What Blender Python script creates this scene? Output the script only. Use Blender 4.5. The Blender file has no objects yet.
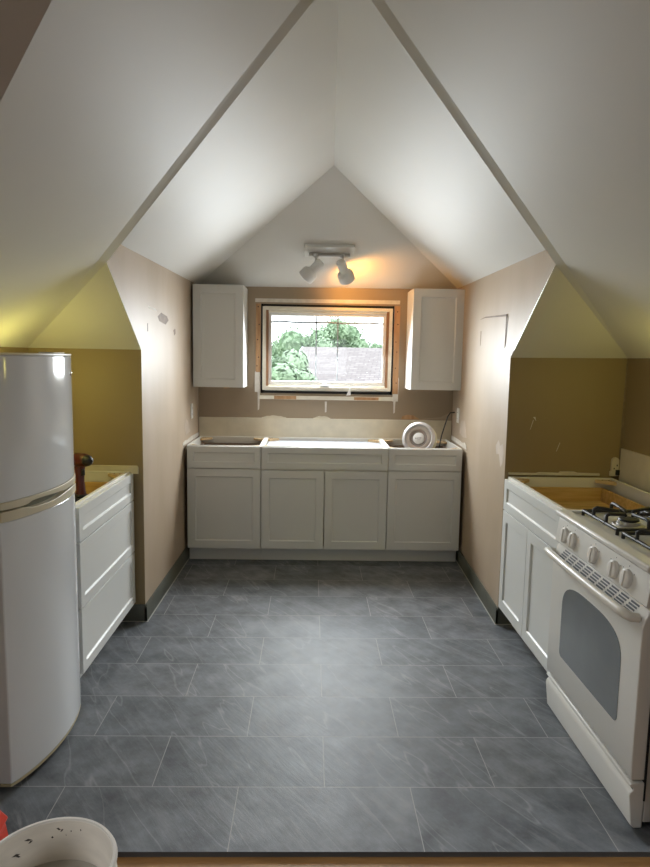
import bpy, bmesh, math, random
from mathutils import Vector, Matrix, noise
random.seed(7)
C = bpy.context.scene.collection
S = bpy.context.scene
PI = math.pi

# ------------------------------------------------------------------ camera
def cam_axes(p, y, r):
    f = Vector((math.sin(y)*math.cos(p), math.cos(y)*math.cos(p), -math.sin(p)))
    ri = Vector((math.cos(y), -math.sin(y), 0)); up = ri.cross(f)
    return ri*math.cos(r)+up*math.sin(r), -ri*math.sin(r)+up*math.cos(r), f
cd = bpy.data.cameras.new('camera'); cam = bpy.data.objects.new('camera', cd); C.objects.link(cam)
ri, up, fw = cam_axes(0.11739, 0.02278, 0.01751)
cam.matrix_world = Matrix(((ri.x, up.x, -fw.x, 0), (ri.y, up.y, -fw.y, 0), (ri.z, up.z, -fw.z, 1.5223), (0, 0, 0, 1)))
cd.sensor_fit = 'VERTICAL'; cd.sensor_height = 36.0; cd.lens = 640.0/867.0*36.0
cd.clip_start = 0.02; cd.clip_end = 300
S.camera = cam

# ------------------------------------------------------------------ world, lights, exposure
W = bpy.data.worlds.new('sky'); S.world = W; W.use_nodes = True
nt = W.node_tree; bg = nt.nodes['Background']
tc = nt.nodes.new('ShaderNodeTexCoord'); sx = nt.nodes.new('ShaderNodeSeparateXYZ')
rp = nt.nodes.new('ShaderNodeValToRGB')
nt.links.new(tc.outputs['Generated'], sx.inputs[0]); nt.links.new(sx.outputs['Z'], rp.inputs[0])
rp.color_ramp.elements[0].color = (0.93, 0.96, 1.0, 1); rp.color_ramp.elements[1].color = (0.80, 0.90, 1.0, 1)
nt.links.new(rp.outputs[0], bg.inputs['Color']); bg.inputs['Strength'].default_value = 4.6
S.view_settings.view_transform = 'Standard'; S.view_settings.look = 'None'
S.view_settings.gamma = 1.0; S.view_settings.use_curve_mapping = False
S.view_settings.exposure = 0.0
try: S.cycles.use_denoising = True
except Exception: pass
try:
    S.cycles.max_bounces = 10; S.cycles.diffuse_bounces = 7; S.cycles.glossy_bounces = 5; S.cycles.sample_clamp_indirect = 6
except Exception: pass

def area_light(name, loc, direction, sx_, sy_, energy, color, portal=False):
    l = bpy.data.lights.new(name, 'AREA'); l.shape = 'RECTANGLE'; l.size = sx_; l.size_y = sy_
    l.energy = energy; l.color = color
    o = bpy.data.objects.new(name, l); C.objects.link(o); o.location = loc
    o.rotation_euler = Vector(direction).to_track_quat('-Z', 'Z').to_euler()
    if portal: l.cycles.is_portal = True
    return o
area_light('window_portal', (0.12, 5.36, 1.59), (0, -1, 0), 1.0, 0.66, 1, (1, 1, 1), True)
# area lights added as fill, as if from unseen rear and side windows
area_light('daylight_fill', (0.06, -3.60, 1.45), (0, 1, -0.25), 1.4, 1.0, 13, (0.90, 0.96, 1.0))
area_light('daylight_fill', (-2.60, 0.77, 1.45), (1, 0.15, -0.7), 1.3, 0.9, 10, (0.95, 0.97, 1.0)).data.spread = math.radians(95)
area_light('daylight_fill', (2.75, 0.77, 1.45), (-1, 0.15, -0.7), 1.3, 0.9, 11, (0.95, 0.97, 1.0)).data.spread = math.radians(95)
area_light('daylight_fill', (0.124, 5.218, 1.59), (0, -1, -0.62), 0.90, 0.56, 50, (0.93, 0.97, 1.0)).data.spread = math.radians(160)  # extra area light added in the pane to strengthen the window's own light
# warm greenish lamps tucked in the two nooks, out of the frame
def nook_lamp(loc, energy):
    l = bpy.data.lights.new('nook_lamp', 'POINT'); l.energy = energy; l.color = (1.0, 0.90, 0.22); l.shadow_soft_size = 0.05
    o = bpy.data.objects.new('nook_lamp', l); C.objects.link(o); o.location = loc
nook_lamp((-1.36, 3.02, 1.38), 3.6)
nook_lamp((1.69, 2.84, 1.42), 2.4)

# ------------------------------------------------------------------ materials
def new_mat(name):
    m = bpy.data.materials.new(name); m.use_nodes = True
    return m, m.node_tree, m.node_tree.nodes['Principled BSDF']
def mat(name, col, rough=0.5, metal=0.0, var=0.0, scale=6.0, bump=0.0, bscale=60.0, col2=None, coat=0.0, emit=None, stretch=None, spec=None, trans=0.0):
    m, nt, b = new_mat(name)
    b.inputs['Base Color'].default_value = (*col, 1); b.inputs['Roughness'].default_value = rough
    b.inputs['Metallic'].default_value = metal
    if coat: b.inputs['Coat Weight'].default_value = coat; b.inputs['Coat Roughness'].default_value = 0.08
    if spec is not None: b.inputs['Specular IOR Level'].default_value = spec
    if trans: b.inputs['Transmission Weight'].default_value = trans
    if emit: b.inputs['Emission Color'].default_value = (*emit[:3], 1); b.inputs['Emission Strength'].default_value = emit[3]
    tc = nt.nodes.new('ShaderNodeTexCoord'); mp = nt.nodes.new('ShaderNodeMapping')
    nt.links.new(tc.outputs['Object'], mp.inputs[0])
    if stretch: mp.inputs['Scale'].default_value = stretch
    if var or col2:
        n = nt.nodes.new('ShaderNodeTexNoise'); n.inputs['Scale'].default_value = scale; n.inputs['Detail'].default_value = 5
        nt.links.new(mp.outputs[0], n.inputs['Vector'])
        r = nt.nodes.new('ShaderNodeValToRGB'); r.color_ramp.elements[0].position = 0.35; r.color_ramp.elements[1].position = 0.68
        c2 = col2 or tuple(min(1, c*(1+var)) for c in col); c1 = col if col2 else tuple(c*(1-var) for c in col)
        r.color_ramp.elements[0].color = (*c1, 1); r.color_ramp.elements[1].color = (*c2, 1)
        nt.links.new(n.outputs['Fac'], r.inputs[0]); nt.links.new(r.outputs[0], b.inputs['Base Color'])
    if bump:
        n2 = nt.nodes.new('ShaderNodeTexNoise'); n2.inputs['Scale'].default_value = bscale; n2.inputs['Detail'].default_value = 3
        nt.links.new(mp.outputs[0], n2.inputs['Vector'])
        bp = nt.nodes.new('ShaderNodeBump'); bp.inputs['Strength'].default_value = bump; bp.inputs['Distance'].default_value = 0.01
        nt.links.new(n2.outputs['Fac'], bp.inputs['Height']); nt.links.new(bp.outputs[0], b.inputs['Normal'])
    return m

def wall_paint(name, c1, c2, rough, sc=2.2):
    """painted plaster: faint roller mottling and a few lighter skim-coat smears"""
    m = mat(name, c1, rough, var=0.0, col2=c2, scale=sc, bump=0.10, bscale=9, stretch=(1, 1, 0.45), spec=0.33)
    return m
def slate_tiles():
    m, nt, b = new_mat('slate_tile'); L = nt.links.new
    tc = nt.nodes.new('ShaderNodeTexCoord'); mp = nt.nodes.new('ShaderNodeMapping')
    mp.inputs['Location'].default_value = (-0.0687, -2.1222+0.30625*7, 0)
    L(tc.outputs['Object'], mp.inputs[0])
    br = nt.nodes.new('ShaderNodeTexBrick'); L(mp.outputs[0], br.inputs['Vector'])
    br.offset = 0.5; br.offset_frequency = 2; br.squash = 1.0
    br.inputs['Scale'].default_value = 1.0; br.inputs['Brick Width'].default_value = 0.6125; br.inputs['Row Height'].default_value = 0.30625
    br.inputs['Mortar Size'].default_value = 0.0018; br.inputs['Mortar Smooth'].default_value = 0.25; br.inputs['Bias'].default_value = 0.0
    br.inputs['Color1'].default_value = (0.105, 0.118, 0.132, 1); br.inputs['Color2'].default_value = (0.155, 0.166, 0.180, 1)
    br.inputs['Mortar'].default_value = (0.30, 0.30, 0.29, 1)
    # cloudy slate tone
    n1 = nt.nodes.new('ShaderNodeTexNoise'); n1.inputs['Scale'].default_value = 7.0; n1.inputs['Detail'].default_value = 8; n1.inputs['Roughness'].default_value = 0.65
    L(tc.outputs['Object'], n1.inputs['Vector'])
    r1 = nt.nodes.new('ShaderNodeValToRGB'); r1.color_ramp.elements[0].position = 0.3; r1.color_ramp.elements[1].position = 0.72
    r1.color_ramp.elements[0].color = (0.45, 0.45, 0.47, 1); r1.color_ramp.elements[1].color = (1.5, 1.5, 1.48, 1)
    L(n1.outputs['Fac'], r1.inputs[0])
    mx = nt.nodes.new('ShaderNodeMix'); mx.data_type = 'RGBA'; mx.blend_type = 'MULTIPLY'; mx.inputs[0].default_value = 1.0
    L(br.outputs['Color'], mx.inputs[6]); L(r1.outputs[0], mx.inputs[7])
    # diagonal pale streaks
    def rot_scale(deg, sc):
        a = nt.nodes.new('ShaderNodeMapping'); a.inputs['Rotation'].default_value = (0, 0, math.radians(deg)); L(tc.outputs['Object'], a.inputs[0])
        b_ = nt.nodes.new('ShaderNodeMapping'); b_.inputs['Scale'].default_value = sc; L(a.outputs[0], b_.inputs[0]); return b_
    sc_ = nt.nodes.new('ShaderNodeSeparateColor'); L(br.outputs['Color'], sc_.inputs[0])
    wv = nt.nodes.new('ShaderNodeMath'); wv.operation = 'MULTIPLY'; wv.inputs[1].default_value = 90.0; L(sc_.outputs[0], wv.inputs[0])
    m2 = rot_scale(52, (1.5, 9, 1))
    n2 = nt.nodes.new('ShaderNodeTexNoise'); n2.inputs['Scale'].default_value = 2.4; n2.inputs['Detail'].default_value = 9; n2.inputs['Roughness'].default_value = 0.72; n2.inputs['Distortion'].default_value = 0.3; n2.noise_dimensions = '4D'; L(wv.outputs[0], n2.inputs['W'])
    L(m2.outputs[0], n2.inputs['Vector'])
    r2 = nt.nodes.new('ShaderNodeValToRGB'); r2.color_ramp.elements[0].position = 0.50; r2.color_ramp.elements[1].position = 0.74
    r2.color_ramp.elements[0].color = (0, 0, 0, 1); r2.color_ramp.elements[1].color = (0.6, 0.6, 0.6, 1)
    L(n2.outputs['Fac'], r2.inputs[0])
    mx2 = nt.nodes.new('ShaderNodeMix'); mx2.data_type = 'RGBA'; mx2.blend_type = 'MIX'
    L(r2.outputs[0], mx2.inputs[0]); L(mx.outputs[2], mx2.inputs[6]); mx2.inputs[7].default_value = (0.31, 0.32, 0.33, 1)
    # thin broken veins
    m3 = rot_scale(60, (0.55, 3.4, 1))
    n3 = nt.nodes.new('ShaderNodeTexNoise'); n3.inputs['Scale'].default_value = 1.6; n3.inputs['Detail'].default_value = 3; n3.inputs['Distortion'].default_value = 0.15; n3.noise_dimensions = '4D'; L(wv.outputs[0], n3.inputs['W'])
    L(m3.outputs[0], n3.inputs['Vector'])
    r3 = nt.nodes.new('ShaderNodeValToRGB'); e = r3.color_ramp.elements
    e[0].position = 0.492; e[0].color = (0, 0, 0, 1); e[1].position = 0.508; e[1].color = (0, 0, 0, 1)
    k = e.new(0.5); k.color = (0.6, 0.6, 0.6, 1)
    L(n3.outputs['Fac'], r3.inputs[0])
    mul = nt.nodes.new('ShaderNodeMath'); mul.operation = 'MULTIPLY'; L(r3.outputs[0], mul.inputs[0]); L(n1.outputs['Fac'], mul.inputs[1])
    mx3 = nt.nodes.new('ShaderNodeMix'); mx3.data_type = 'RGBA'
    L(mul.outputs[0], mx3.inputs[0]); L(mx2.outputs[2], mx3.inputs[6]); mx3.inputs[7].default_value = (0.42, 0.43, 0.43, 1)
    # grout over everything
    mx4 = nt.nodes.new('ShaderNodeMix'); mx4.data_type = 'RGBA'
    L(br.outputs['Fac'], mx4.inputs[0]); L(mx3.outputs[2], mx4.inputs[6]); mx4.inputs[7].default_value = (0.34, 0.34, 0.33, 1)
    L(mx4.outputs[2], b.inputs['Base Color'])
    rr = nt.nodes.new('ShaderNodeMapRange'); rr.inputs[3].default_value = 0.40; rr.inputs[4].default_value = 0.62
    L(n2.outputs['Fac'], rr.inputs[0]); L(rr.outputs[0], b.inputs['Roughness'])
    bp = nt.nodes.new('ShaderNodeBump'); bp.inputs['Strength'].default_value = 0.22; bp.inputs['Distance'].default_value = 0.01
    add = nt.nodes.new('ShaderNodeMath'); add.operation = 'SUBTRACT'; L(n2.outputs['Fac'], add.inputs[0]); L(br.outputs['Fac'], add.inputs[1])
    L(add.outputs[0], bp.inputs['Height']); L(bp.outputs[0], b.inputs['Normal'])
    return m
def wood(name, c1, c2, rough=0.5, stretch=(1.2, 14, 14), scale=3.0):
    return mat(name, c1, rough, col2=c2, scale=scale, stretch=stretch, bump=0.06, bscale=30)
def glass_mat():
    m, nt, b = new_mat('window_glass'); out = nt.nodes['Material Output']
    t = nt.nodes.new('ShaderNodeBsdfTransparent'); t.inputs[0].default_value = (0.96, 0.98, 0.98, 1)
    g = nt.nodes.new('ShaderNodeBsdfGlossy'); g.inputs['Roughness'].default_value = 0.03
    mx = nt.nodes.new('ShaderNodeMixShader'); fr = nt.nodes.new('ShaderNodeFresnel'); fr.inputs[0].default_value = 1.45
    ml = nt.nodes.new('ShaderNodeMath'); ml.operation = 'MULTIPLY'; ml.inputs[1].default_value = 0.6
    nt.links.new(fr.outputs[0], ml.inputs[0]); nt.links.new(ml.outputs[0], mx.inputs[0])
    nt.links.new(t.outputs[0], mx.inputs[1]); nt.links.new(g.outputs[0], mx.inputs[2]); nt.links.new(mx.outputs[0], out.inputs['Surface'])
    return m
def shingles():
    m, nt, b = new_mat('roof_shingles'); L = nt.links.new
    tc = nt.nodes.new('ShaderNodeTexCoord'); br = nt.nodes.new('ShaderNodeTexBrick'); L(tc.outputs['UV'], br.inputs['Vector'])
    br.inputs['Scale'].default_value = 1.0; br.inputs['Brick Width'].default_value = 0.30; br.inputs['Row Height'].default_value = 0.16; br.inputs['Mortar Size'].default_value = 0.012
    br.inputs['Color1'].default_value = (0.21, 0.175, 0.165, 1); br.inputs['Color2'].default_value = (0.27, 0.23, 0.215, 1); br.inputs['Mortar'].default_value = (0.15, 0.125, 0.12, 1)
    L(br.outputs['Color'], b.inputs['Base Color']); b.inputs['Roughness'].default_value = 0.9
    return m

M = {}
M['ceiling'] = mat('ceiling_paint', (0.66, 0.65, 0.615), 0.55, var=0.02, scale=1.5, bump=0.05, bscale=12)
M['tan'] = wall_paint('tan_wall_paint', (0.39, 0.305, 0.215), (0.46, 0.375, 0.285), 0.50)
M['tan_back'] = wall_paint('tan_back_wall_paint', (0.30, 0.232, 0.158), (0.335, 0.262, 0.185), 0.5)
M['khaki'] = wall_paint('khaki_wall_paint', (0.27, 0.20, 0.105), (0.30, 0.225, 0.12), 0.5)
M['plaster'] = mat('patching_plaster', (0.66, 0.62, 0.55), 0.8, var=0.08, scale=30)
M['tornpaint'] = mat('torn_paint_scar', (0.21, 0.155, 0.11), 0.7, var=0.15, scale=30)
M['skim'] = mat('thin_skim_coat', (0.50, 0.42, 0.34), 0.6, var=0.10, scale=12)
M['cream'] = mat('cream_drywall', (0.62, 0.56, 0.43), 0.75, var=0.06, scale=10)
M['base'] = mat('grey_green_baseboard', (0.10, 0.105, 0.085), 0.5, var=0.15, scale=8)
M['tile'] = slate_tiles()
M['tile_edge'] = mat('tile_edge', (0.055, 0.055, 0.055), 0.7)
M['grout'] = mat('grout', (0.45, 0.44, 0.40), 0.8)
M['subfloor'] = wood('plywood_subfloor', (0.25, 0.125, 0.04), (0.37, 0.20, 0.07), 0.5, stretch=(1.5, 9, 1))
M['cab'] = mat('white_cabinet_paint', (0.70, 0.71, 0.69), 0.38, bump=0.01)
M['cab_in'] = mat('white_melamine', (0.72, 0.70, 0.64), 0.5)
M['block'] = mat('tan_plastic_block', (0.55, 0.40, 0.22), 0.5)
M['pine'] = wood('pine_drawer_box', (0.50, 0.32, 0.10), (0.66, 0.46, 0.20), 0.5, stretch=(14, 1.4, 14))
M['board'] = mat('white_board', (0.46, 0.485, 0.52), 0.45)
M['dark'] = mat('dark_void', (0.01, 0.01, 0.01), 0.8)
M['fridge'] = mat('white_fridge_enamel', (0.68, 0.70, 0.72), 0.10, bump=0.003, bscale=30)
M['fridge_side'] = mat('fridge_side_enamel', (0.62, 0.62, 0.60), 0.3)
M['beige'] = mat('yellowed_plastic', (0.60, 0.55, 0.41), 0.4, var=0.05)
M['gasket'] = mat('yellowed_gasket', (0.48, 0.42, 0.26), 0.6)
M['recess'] = mat('handle_recess', (0.16, 0.16, 0.11), 0.5)
M['chrome'] = mat('chrome', (0.75, 0.74, 0.72), 0.15, metal=1.0)
M['steel'] = mat('brushed_steel', (0.55, 0.54, 0.52), 0.35, metal=1.0)
M['stove'] = mat('white_stove_enamel', (0.73, 0.72, 0.68), 0.34)
M['knob'] = mat('off_white_knob', (0.74, 0.71, 0.66), 0.4)
M['handle'] = mat('cream_handle', (0.74, 0.71, 0.64), 0.35)
M['oven_glass'] = mat('grey_oven_glass', (0.17, 0.185, 0.19), 0.13, spec=0.6, var=0.12, scale=3)
M['iron'] = mat('black_cast_iron', (0.014, 0.014, 0.015), 0.45)
M['slot'] = mat('dark_vent_slot', (0.04, 0.045, 0.06), 0.6)
M['drill_red'] = mat('dark_red_plastic', (0.075, 0.010, 0.009), 0.4)
M['drill_black'] = mat('black_rubber', (0.012, 0.011, 0.011), 0.5)
M['lampwhite'] = mat('white_lamp_enamel', (0.72, 0.72, 0.70), 0.3)
M['bulb'] = mat('glowing_bulb', (1, 0.75, 0.4), 0.3, emit=(1.0, 0.55, 0.16, 25))
M['plate'] = mat('white_plate_plastic', (0.78, 0.76, 0.72), 0.4)
M['cord'] = mat('black_cord', (0.012, 0.012, 0.012), 0.5)
M['reel'] = mat('silver_reel', (0.66, 0.65, 0.66), 0.28, metal=0.35, var=0.12, scale=14)
M['reel_mid'] = mat('reel_brushed_ring', (0.52, 0.46, 0.42), 0.3, metal=0.3, var=0.1, scale=14)
M['reel_dark'] = mat('reel_recess', (0.30, 0.26, 0.24), 0.4)
M['reel_warm_lit'] = mat('reel_back_rim', (0.80, 0.76, 0.55), 0.35)  # pale yellow puts the warm light on the back rim into its colour
M['paper'] = mat('white_paper_label', (0.82, 0.82, 0.82), 0.6)
M['ink'] = mat('grey_ink', (0.22, 0.22, 0.25), 0.6)
M['frame'] = mat('cream_window_frame', (0.70, 0.65, 0.54), 0.45, var=0.05, scale=20)
M['jamb'] = wood('stained_window_jamb', (0.22, 0.11, 0.055), (0.34, 0.19, 0.10), 0.5, stretch=(12, 12, 1.5))
M['sash'] = mat('white_window_sash', (0.78, 0.78, 0.76), 0.4)
M['muntin'] = mat('grey_grille', (0.42, 0.42, 0.43), 0.5)
M['stud'] = wood('raw_stud', (0.36, 0.19, 0.085), (0.50, 0.30, 0.15), 0.65, stretch=(12, 12, 1.5))
M['nail'] = mat('nail_hole', (0.03, 0.02, 0.015), 0.7)
M['glass'] = glass_mat()
M['pail'] = mat('scuffed_white_pail', (0.74, 0.69, 0.61), 0.55, var=0.08, scale=9, stretch=(1, 1, 3))
M['pail_rim'] = mat('white_pail_rim', (0.74, 0.71, 0.66), 0.4)
M['scuff'] = mat('dark_scuff', (0.07, 0.06, 0.055), 0.7)
M['slurry'] = mat('grey_slurry', (0.44, 0.41, 0.35), 0.3, var=0.06)
M['redbox'] = mat('orange_red_plastic', (0.60, 0.035, 0.010), 0.45)
M['leaf'] = mat('green_leaves', (0.26, 0.35, 0.21), 0.6, var=0.25, scale=2.5)
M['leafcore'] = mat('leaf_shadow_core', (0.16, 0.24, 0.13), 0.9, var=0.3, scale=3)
M['bark'] = mat('bark', (0.12, 0.085, 0.06), 0.9)
M['lawn'] = mat('lawn', (0.10, 0.15, 0.06), 0.95, var=0.3, scale=0.6)
M['roof'] = shingles()
M['house'] = mat('pale_house_siding', (0.26, 0.24, 0.23), 0.8)
M['fascia'] = mat('white_fascia', (0.5, 0.5, 0.5), 0.6)
M['hwin'] = mat('house_window_glass', (0.10, 0.13, 0.17), 0.2)

# ------------------------------------------------------------------ mesh helpers
def abs_matrix(o):
    m = o.matrix_basis.copy()
    while o.parent: o = o.parent; m = o.matrix_basis @ m
    return m
class MB:
    def __init__(s, T=None): s.v = []; s.f = []; s.mi = []; s.T = T or Matrix.Identity(4); s.cur = 0; s.uv = {}
    def add(s, vs, fs):
        b = len(s.v); s.v += [s.T @ Vector(v) for v in vs]
        for f in fs: s.f.append([b+i for i in f]); s.mi.append(s.cur)
        return s
    def mat(s, i): s.cur = i; return s
    def box(s, x0, x1, y0, y1, z0, z1):
        v = [(x, y, z) for z in (z0, z1) for y in (y0, y1) for x in (x0, x1)]
        return s.add(v, [(0, 2, 3, 1), (4, 5, 7, 6), (0, 1, 5, 4), (2, 6, 7, 3), (0, 4, 6, 2), (1, 3, 7, 5)])
    def quad(s, *p): return s.add(p, [tuple(range(len(p)))])
    def prism(s, poly, d, holes=None):
        """poly: list of 3-D points of one face, d: extrusion vector"""
        n = len(poly); d = Vector(d); v = [Vector(p) for p in poly]; v2 = [p+d for p in v]
        fs = [tuple(range(n-1, -1, -1)), tuple(range(n, 2*n))] + [(i, (i+1) % n, n+(i+1) % n, n+i) for i in range(n)]
        return s.add(v+v2, fs)
    def tube(s, pts, r, n=10, cap=True):
        pts = [Vector(p) for p in pts]; rs = r if isinstance(r, (list, tuple)) else [r]*len(pts)
        vs = []; fs = []; prev = None
        for i, p in enumerate(pts):
            t = (pts[min(i+1, len(pts)-1)]-pts[max(i-1, 0)]).normalized()
            if prev is None:
                a = Vector((0, 0, 1)) if abs(t.z) < 0.9 else Vector((1, 0, 0)); u = t.cross(a).normalized()
            else: u = (prev-t*prev.dot(t)).normalized()
            prev = u; w = t.cross(u)
            for k in range(n):
                a = 2*PI*k/n; vs.append(p+(u*math.cos(a)+w*math.sin(a))*rs[i])
        for i in range(len(pts)-1):
            for k in range(n): fs.append((i*n+k, i*n+(k+1) % n, (i+1)*n+(k+1) % n, (i+1)*n+k))
        if cap: fs += [tuple(range(n-1, -1, -1)), tuple(range((len(pts)-1)*n, len(pts)*n))]
        return s.add(vs, fs)
    def lathe(s, prof, M_=None, n=32, cap0=True, cap1=True):
        """prof: list of (r, h) along local z of M_"""
        M_ = M_ or Matrix.Identity(4); vs = []; fs = []
        for r, h in prof:
            for k in range(n):
                a = 2*PI*k/n; vs.append(M_ @ Vector((r*math.cos(a), r*math.sin(a), h)))
        for i in range(len(prof)-1):
            for k in range(n): fs.append((i*n+k, i*n+(k+1) % n, (i+1)*n+(k+1) % n, (i+1)*n+k))
        if cap0: fs.append(tuple(range(n-1, -1, -1)))
        if cap1: fs.append(tuple(range((len(prof)-1)*n, len(prof)*n)))
        return s.add(vs, fs)
    def build(s, name, mats, parent=None, bevel=0.0, seg=2, smooth=True, angle=35, fixn=True):
        me = bpy.data.meshes.new(name)
        inv = abs_matrix(parent).inverted() if parent else Matrix.Identity(4)
        me.from_pydata([inv @ v for v in s.v], [], s.f)
        mats = mats if isinstance(mats, (list, tuple)) else [mats]
        for m in mats: me.materials.append(m)
        for p, i in zip(me.polygons, s.mi): p.material_index = i
        if fixn:
            bm = bmesh.new(); bm.from_mesh(me); bmesh.ops.remove_doubles(bm, verts=bm.verts, dist=1e-5)
            bmesh.ops.recalc_face_normals(bm, faces=bm.faces); bm.to_mesh(me); bm.free()
        if smooth:
            for p in me.polygons: p.use_smooth = True
            me.set_sharp_from_angle(angle=math.radians(angle))
        o = bpy.data.objects.new(name, me); C.objects.link(o)
        if parent: o.parent = parent
        if bevel:
            md = o.modifiers.new('bevel', 'BEVEL'); md.width = bevel; md.segments = seg; md.limit_method = 'ANGLE'; md.angle_limit = math.radians(40)
            md.harden_normals = False
        return o
def tag(o, label, cat, group=None, kind=None):
    o['label'] = label; o['category'] = cat
    if group: o['group'] = group
    if kind: o['kind'] = kind
    return o
def thing(name, label, cat, loc=(0, 0, 0), rot=(0, 0, 0), group=None):
    o = bpy.data.objects.new(name, None); C.objects.link(o); o.location = loc; o.rotation_euler = rot
    o.empty_display_size = 0.1
    return tag(o, label, cat, group)
def struct(o): o['kind'] = 'structure'; return o
def frame_z(p, d, xhint=(1, 0, 0)):
    """matrix whose local z is d, at p"""
    z = Vector(d).normalized(); x = Vector(xhint); x = (x-z*x.dot(z)).normalized(); y = z.cross(x)
    return Matrix(((x.x, y.x, z.x, p[0]), (x.y, y.y, z.y, p[1]), (x.z, y.z, z.z, p[2]), (0, 0, 0, 1)))

# ------------------------------------------------------------------ room shell
PITCH = 0.65
XR, XL, YK, ZK = 1.765, -1.55, 3.56, 1.55           # nook walls, knee wall, eave height
YB = 5.21                                            # window wall
YM = 0.77                                            # the attic mirrors about this line
CR0, CR1, CL0, CL1 = 1.105, 1.160, -0.935, -0.912    # alcove side walls at knee wall / at window wall
EAVE, RZ = 2.048, 2.685
zr = lambda x: ZK+PITCH*(XR-x)
zl = lambda x: ZK+PITCH*(x-XL)
XC_ = (XR+XL)/2; A2 = (XC_, 1.905); PR2 = (CR0, 2.965); PL2 = (CL0, 2.99)
LOW = 0.014
def P3(p, f, low=0.0): return (p[0], p[1], f(p[0])-low)
def mir(p): return (p[0], 2*YM-p[1], p[2])
cm = MB()
def both(*p):
    cm.quad(*p); cm.quad(*[mir(q) for q in reversed(p)])
VR = (CR0, 1.835); VL = (CL0, 1.76); B2 = (XC_, YM)
AR = P3(A2, zr, LOW); ZA = AR[2]
PR = P3(PR2, zr, LOW); PL = P3(PL2, zl, LOW); CRp = (XR, YK, ZK); CLp = (XL, YK, ZK)
AL = (A2[0], A2[1], ZA)
# inner edges of the flattened hip strips
o_ = 0.036
ARi = (A2[0], A2[1]-0.06, zr(A2[0])); ALi = ARi
AR1 = P3((0.157, 2.03), zr, LOW); AR1i = P3((0.157+o_*0.7, 2.03-o_*0.9), zr); AL1 = P3((-0.02, 1.976), zl, LOW); AL1i = P3((-0.02-o_*0.9, 1.976-o_*0.7), zl)
PRi = (PR2[0]+o_, PR2[1]-o_, zr(PR2[0]+o_)); PLi = (PL2[0]-o_, PL2[1]-o_, zl(PL2[0]-o_))
Bz = zr(B2[0]); Bp = (B2[0], B2[1], Bz)
VRp = (VR[0], VR[1], zr(VR[0])); VLp = (VL[0], VL[1], zl(VL[0]))
WRp = (XR, VR[1], ZK); WLp = (XL, VL[1], ZK)
both(CRp, PRi, AR1i, ARi, Bp, VRp, WRp)
both(WLp, VLp, Bp, ALi, AL1i, PLi, CLp)
both(CRp, PR, PRi); both(PR, AR1, AR1i, PRi); both(AR1, AR, ARi, AR1i)
both(CLp, PLi, PL); both(PL, PLi, AL1i, AL1); both(AL1, AL1i, ALi, AL)
# sloped nook ceilings over the knee wall
KR = (CR0, YK, ZK-0.008); KL = (CL0, YK, ZK)
both(CRp, KR, PR); both(CLp, PL, KL)
# dormer slopes and their ridge
R1 = (0.118, 4.05, RZ); R0 = (0.062, 1.90, RZ-0.01)
ER1 = (CR1+0.01, YB, 2.085); EL1 = (CL1-0.01, YB, 2.075)
ER0 = (CR0, PR2[1]-0.0, EAVE+0.003); EL0 = (CL0, PL[1], EAVE)
both(ER0, ER1, R1, R0); both(EL0, R0, R1, EL1)
both(ER1, EL1, R1)                                    # hip over the window wall
both(PR, ER0, R0); both(PR, R0, AR1); both(AR1, R0, AR); both(PL, R0, EL0); both(PL, AL1, R0); both(AL1, AL, R0)          # risers along the hips
# side dormers
XE, XW = 2.86, -2.74
both((XE, VR[1], VRp[2]), VRp, Bp, (XE, YM, Bz)); both((XW, VL[1], VLp[2]), (XW, YM, Bz), Bp, VLp)
ceiling = struct(cm.build('ceiling', M['ceiling'], fixn=False, smooth=False))

# floors
t = MB(); t.mat(0).quad((XL-0.01, 1.82, 0), (XR+0.01, 1.82, 0), (XR+0.01, YB+0.01, 0), (XL-0.01, YB+0.01, 0))
t.mat(1).quad((XL-0.01, 1.82, -0.02), (XR+0.01, 1.82, -0.02), (XR+0.01, 1.82, 0), (XL-0.01, 1.82, 0))
t.quad((XL-0.01, 1.82, -0.02), (XL-0.01, YB+0.01, -0.02), (XR+0.01, YB+0.01, -0.02), (XR+0.01, 1.82, -0.02))
struct(t.build('floor', [M['tile'], M['tile_edge']], smooth=False))
t = MB(); t.box(XW, XE, 2*YM-YB-0.02, 1.818, -0.04, -0.016)
struct(t.build('floor_subfloor', M['subfloor'], smooth=False))

# alcove side walls, with scars and skim-coat patches as thin lifted plaster
def side_x(y, x0, x1): return x0+(x1-x0)*(y-YK)/(YB-YK)
def cheek(name, x0, x1, PP, E0, E1, s):
    w = MB()
    f = lambda y, z: (side_x(y, x0, x1), y, z)
    pts = [(x0, YK, -0.02), (x1, YB, -0.02), (x1, YB, E1[2]+0.01), (x0, E0[1]-0.02, E0[2]), (x0, PP[1], PP[2]), (x0, YK, ZK)]
    w.quad(*pts); w.quad(*[mir(p) for p in reversed(pts)])
    # thickness towards the eaves space behind the knee wall
    def lift(i, poly, d=0.0012):
        w.mat(i); w.prism([(side_x(y, x0, x1)-s*d, y, z) for y, z in poly], (s*d, 0, 0)); w.mat(0)
    return w, lift
wl, lift = cheek('wall_left', CL0, CL1, PL, EL0, EL1, -1)
lift(1, [(3.70, 1.802), (3.86, 1.797), (4.16, 1.768), (4.20, 1.745), (4.12, 1.715), (3.96, 1.728), (3.90, 1.768), (3.72, 1.788)])
lift(2, [(3.70, 1.800), (3.86, 1.796), (3.90, 1.782), (3.72, 1.789)], 0.003)
lift(3, [(3.685, 1.735), (3.70, 1.735), (3.70, 1.655), (3.688, 1.655)], 0.0015)
lift(1, [(4.34, 1.69), (4.39, 1.70), (4.40, 1.67), (4.36, 1.655)])
lift(4, [(4.59, 0.875), (4.60, 0.895), (4.68, 0.905), (4.76, 0.898), (4.90, 0.908), (5.20, 0.905), (5.20, 0.875)], 0.003)
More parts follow.
